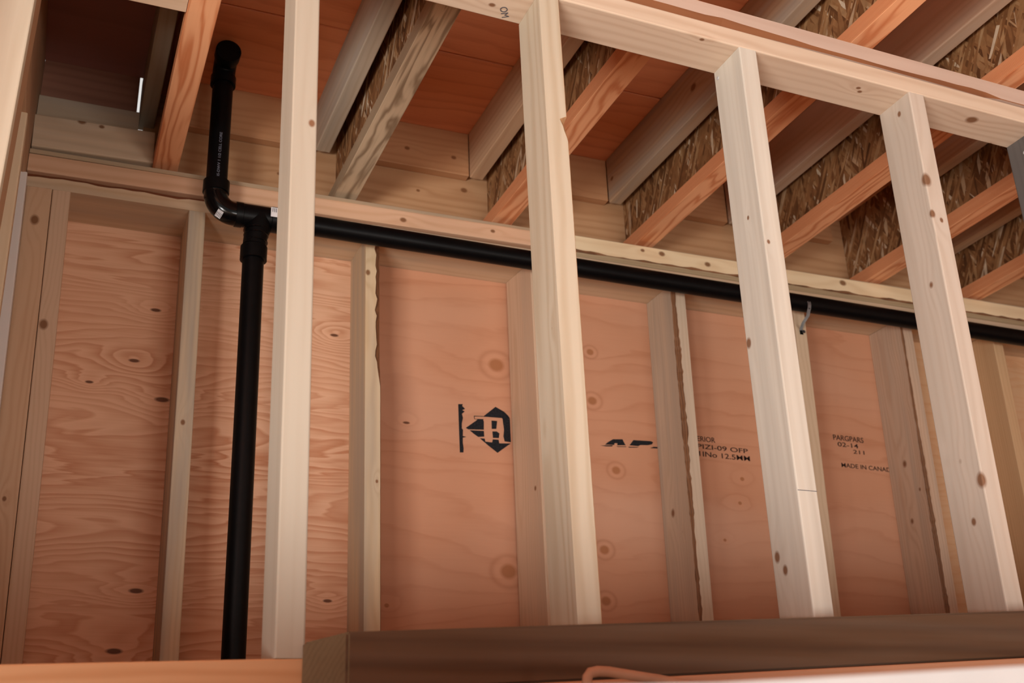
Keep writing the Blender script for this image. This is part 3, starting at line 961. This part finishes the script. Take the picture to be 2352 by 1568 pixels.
for i in range(8):
    xa = JX[i] + FW / 2 + 0.001
    xb = JX[i + 1] - FW / 2 - 0.0395
    A, B = V(xa, 2.5145, 1.660), V(xb, 2.5145, 1.660)
    kn = {1: [(0.780, 2.5, 1.646, .007), (0.912, 2.5, 1.643, .007)], 2: [(1.24, 2.5, 1.61, .006)]}.get(i, [])
    o = board('blocking', A, B, UP, 0.133, 0.029, lumber('block_wood', (0.50, 0.265, 0.13), (0.37, 0.165, 0.07), 400, 0.35, local_knots(A, B, UP, kn)))
    tag(o, BL[i], 'block', 'blocks between the joists')
# left bay: low double block on the plate and a full block nearer the camera
kb = [(-0.028, 2.44, 1.517, .009), (0.016, 2.44, 1.512, .006)]
A, B = V(-0.128, 2.459, 1.4745), V(0.1365, 2.459, 1.4805)
o = board('blocking', A, B, UP, 0.086, 0.036, lumber('block_wood', (0.64, 0.47, 0.32), (0.48, 0.31, 0.18), 400, 0.35, local_knots(A, B, UP, kb), gray=0.4), bevel=0.004)
tag(o, 'pale block lying on the back plate in the dark left bay', 'block')
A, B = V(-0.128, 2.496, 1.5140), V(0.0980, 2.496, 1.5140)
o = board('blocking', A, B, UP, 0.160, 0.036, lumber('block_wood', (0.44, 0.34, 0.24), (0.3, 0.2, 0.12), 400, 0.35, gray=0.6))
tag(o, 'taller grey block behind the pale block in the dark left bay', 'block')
A, B = V(-0.128, 1.812, 1.5765), V(0.1365, 1.812, 1.5765)
o = board('blocking', A, B, UP, 0.29, 0.086, lumber('block_wood', (0.74, 0.55, 0.38), (0.58, 0.38, 0.22), 400, 0.35))
tag(o, 'deep pale block at the top left with its underside lit', 'block')

# ------------------------------------------------------------------ the black drain and vent pipe
YP = 2.352
RP = 0.0242
pipe = tag(empty('drain_pipe', V(0.369, YP, -1.1)), 'black plastic drain and vent pipe with elbows and a tee, hung under the back plates', 'pipe')
AX = 1.287                                             # height of the horizontal run
XV, XU = 0.369, 0.2755


def hz(x):
    return AX + 0.001 - 0.0145 * (x - 0.45)


tube('vertical_pipe', [V(0.385, YP, -1.099), V(XV + 0.002, YP, 0.9), V(XV - 0.0005, YP, 1.20)], RP, M_abs, pipe)
tube('horizontal_pipe', [V(0.42, YP, hz(0.42)), V(4.9, YP, hz(2.6) + 0.006)], RP, M_abs, pipe)
up = tube('vent_pipe', [V(XU, YP, 1.335), V(0.2735, YP, 1.635)], RP, M_abs, pipe)
RH = 0.0292
# long sweep elbow from the vent to the tee
arc = []
Rb = 0.046
cx_, cz_ = XU + Rb, AX + Rb
for k in range(13):
    a = math.pi + (math.pi / 2) * k / 12
    arc.append(V(cx_ + Rb * math.cos(a), YP, cz_ + Rb * math.sin(a)))
el_pts = [V(XU, YP, 1.362), V(XU, YP, 1.3615), V(XU, YP, 1.336)] + arc[0:] + [V(0.333, YP, AX)]
el_r = [RP + 0.001, RH, RH] + [0.0272] * 13 + [0.0272]
elbow = tube('elbow', el_pts, el_r, M_abs_gloss, pipe, seg=36)
tube('elbow_hub', [V(XU, YP, 1.3632), V(XU, YP, 1.3625), V(XU, YP, 1.334), V(XU, YP, 1.333)], [RP + .0006, 0.0300, 0.0300, 0.0275], M_abs, elbow, seg=36)
# sticker on the heel of the elbow
am = math.radians(238)
hc = Vector((math.cos(am), -0.62, math.sin(am))).normalized()
pc = V(cx_ + Rb * math.cos(am), YP, cz_ + Rb * math.sin(am)) + hc * 0.0276
tdir = Vector((-math.sin(am), 0, math.cos(am)))
bdir = hc.cross(tdir).normalized()
tdir = bdir.cross(hc)


def patch(name, centre, n, t, b, w, h, mat, parent, off=0.0006):
    bm_ = bmesh.new()
    f = bm_.faces.new([bm_.verts.new(Vector(p)) for p in ((-w / 2, -h / 2, 0), (w / 2, -h / 2, 0), (w / 2, h / 2, 0), (-w / 2, h / 2, 0))])
    ex = bmesh.ops.extrude_face_region(bm_, geom=[f])
    for v in ex['geom']:
        if isinstance(v, bmesh.types.BMVert):
            v.co.z += off
    bmesh.ops.recalc_face_normals(bm_, faces=bm_.faces)
    mtx_ = Matrix((t, b, n)).transposed().to_4x4()
    mtx_.translation = centre
    return link(name, mesh_from(bm_, name), mat, mtx_, parent)


st = patch('sticker', pc, hc, tdir, bdir, 0.014, 0.020, M_sticker, elbow, 0.0008)
st['label'] = 'white sticker with dark bars'
for k in range(4):
    patch('sticker', pc + hc * 0.0008 + tdir * (-0.0052 + 0.0034 * k) - bdir * 0.002, hc, tdir, bdir, 0.0012, 0.011, M_pencil, elbow, 0.0003)
# tee with a hub at each end and a branch dropping to the vertical pipe
tee = tube('tee_fitting', [V(0.322, YP, AX), V(0.3225, YP, AX), V(0.338, YP, AX), V(0.339, YP, AX), V(0.403, YP, AX), V(0.404, YP, AX), V(0.442, YP, AX), V(0.4425, YP, AX)],
           [0.0262, 0.0292, 0.0292, 0.0278, 0.0278, 0.0305, 0.0305, 0.025], M_abs, pipe, seg=36, ref=Vector((0, 0, 1)))
tube('branch', [V(XV + 0.010, YP, AX), V(XV + 0.007, YP, AX - 0.03), V(XV + 0.003, YP, AX - 0.045), V(XV, YP, AX - 0.075)], [0.0285, 0.0285, 0.0272, 0.0262], M_abs, tee, seg=36)
for (za, r_) in ((1.252, 0.0293), (1.240, 0.0283), (1.222, 0.0275)):
    tube('branch_ring', [V(XV + 0.003, YP, za + 0.0022), V(XV + 0.003, YP, za + 0.001), V(XV + 0.003, YP, za - 0.001), V(XV + 0.003, YP, za - 0.0022)], [0.026, r_, r_, 0.026], M_abs_gloss, tee, seg=36)
tube('branch_hub', [V(XV, YP, 1.2125), V(XV, YP, 1.209), V(XV, YP, 1.176), V(XV, YP, 1.1752)], [0.0262, 0.0302, 0.0302, 0.0245], M_abs, tee, seg=36)
st = patch('sticker', V(0.408, YP - 0.0306, AX + 0.004), Vector((0, -1, 0)), Vector((1, 0, 0)), Vector((0, 0, 1)), 0.020, 0.024, M_sticker, tee, 0.0008)
st['label'] = 'white sticker with dark bars'
for k in range(3):
    patch('sticker', V(0.402 + 0.004 * k, YP - 0.0315, AX + 0.009), Vector((0, -1, 0)), Vector((1, 0, 0)), Vector((0, 0, 1)), 0.0015, 0.010, M_pencil, tee, 0.0003)
# top elbow: turns towards the room and ends in an open hub
zt_, yh = 1.684, 2.292
top_pts = [V(0.2735, YP, 1.627), V(0.2735, YP, 1.6275), V(0.2735, YP, 1.650), V(0.2735, YP, 1.6515)]
for k in range(9):
    a = (math.pi / 2) * k / 8
    top_pts.append(V(0.2735, YP - 0.030 + 0.030 * math.cos(a), 1.654 + 0.030 * math.sin(a)))
top_r = [0.0250, 0.0296, 0.0296, 0.0270] + [0.0268] * 9
top_pts += [V(0.2735, 2.3145, zt_), V(0.2735, 2.314, zt_), V(0.2735, yh - 0.004, zt_), V(0.2735, yh - 0.005, zt_), V(0.2735, yh - 0.0052, zt_), V(0.2735, yh + 0.016, zt_)]
top_r += [0.0268, 0.0296, 0.0296, 0.0290, 0.0250, 0.0244]
tube('top_elbow', top_pts, top_r, M_abs, pipe, seg=36, ref=Vector((1, 0, 0)))
# faint print on the vent pipe
mtx = Matrix.Translation(V(0.2775, YP - RP - 0.0001, 1.355)) @ FACE @ Matrix.Rotation(math.radians(90), 4, 'Z')
lettering('pipe_lettering', 'ABS-DWV 1 1/2 CELL CORE', 0.0085, M_print, mtx, up, 0.128)

# perforated strap holding the pipe, nailed to a stud, and the clip above it
strap = tag(empty('pipe_strap', V(1.925, 2.42, 1.20)), 'perforated metal strap round the horizontal pipe between the right near studs', 'strap')
zx = hz(1.89)
path = []
for k in range(13):
    a = math.radians(80 + 140 * k / 12)
    path.append((1.890 - 0.002 * k / 12, YP + (RP + 0.0012) * math.cos(a), zx + (RP + 0.0012) * math.sin(a)))
path += [(1.893, 2.346, zx - 0.0262), (1.905, 2.385, zx - 0.030), (1.918, 2.414, zx - 0.034), (1.9205, 2.4185, zx - 0.038), (1.921, 2.4185, zx - 0.050)]
bm = bmesh.new()
prev = None
vr = []
for p in path:
    a = bm.verts.new(V(p[0] - 0.0055, p[1], p[2]) - V(1.925, 2.42, 1.20))
    b = bm.verts.new(V(p[0] + 0.0055, p[1], p[2]) - V(1.925, 2.42, 1.20))
    vr.append((a, b))
for q0, q1 in zip(vr[:-1], vr[1:]):
    bm.faces.new((q0[0], q0[1], q1[1], q1[0]))
bmesh.ops.solidify(bm, geom=bm.faces[:], thickness=0.0008)
band = link('band', mesh_from(bm, 'band', True), M_zinc, Matrix.Translation(V(1.925, 2.42, 1.20)), strap)
for k in (3, 7, 11):
    p = path[k]
    nv = Vector((0, p[1] - YP, p[2] - zx)).normalized()
    tube('punched_hole', [V(*p) + nv * 0.0002, V(*p) + nv * 0.0010], 0.0022, M_darkmetal, strap, seg=10)
tube('nail', [V(1.921, 2.4178, zx - 0.044), V(1.921, 2.409, zx - 0.045), V(1.921, 2.408, zx - 0.045)], [0.0022, 0.0022, 0.005], M_darkmetal, strap, seg=10)
clip = tag(box('pipe_clip', V(1.914, 2.409, 1.3195), V(1.934, 2.4195, 1.3365), M_darkmetal, bevel=0.002), 'small dark metal clip on the back plate above the strapped pipe', 'clip')
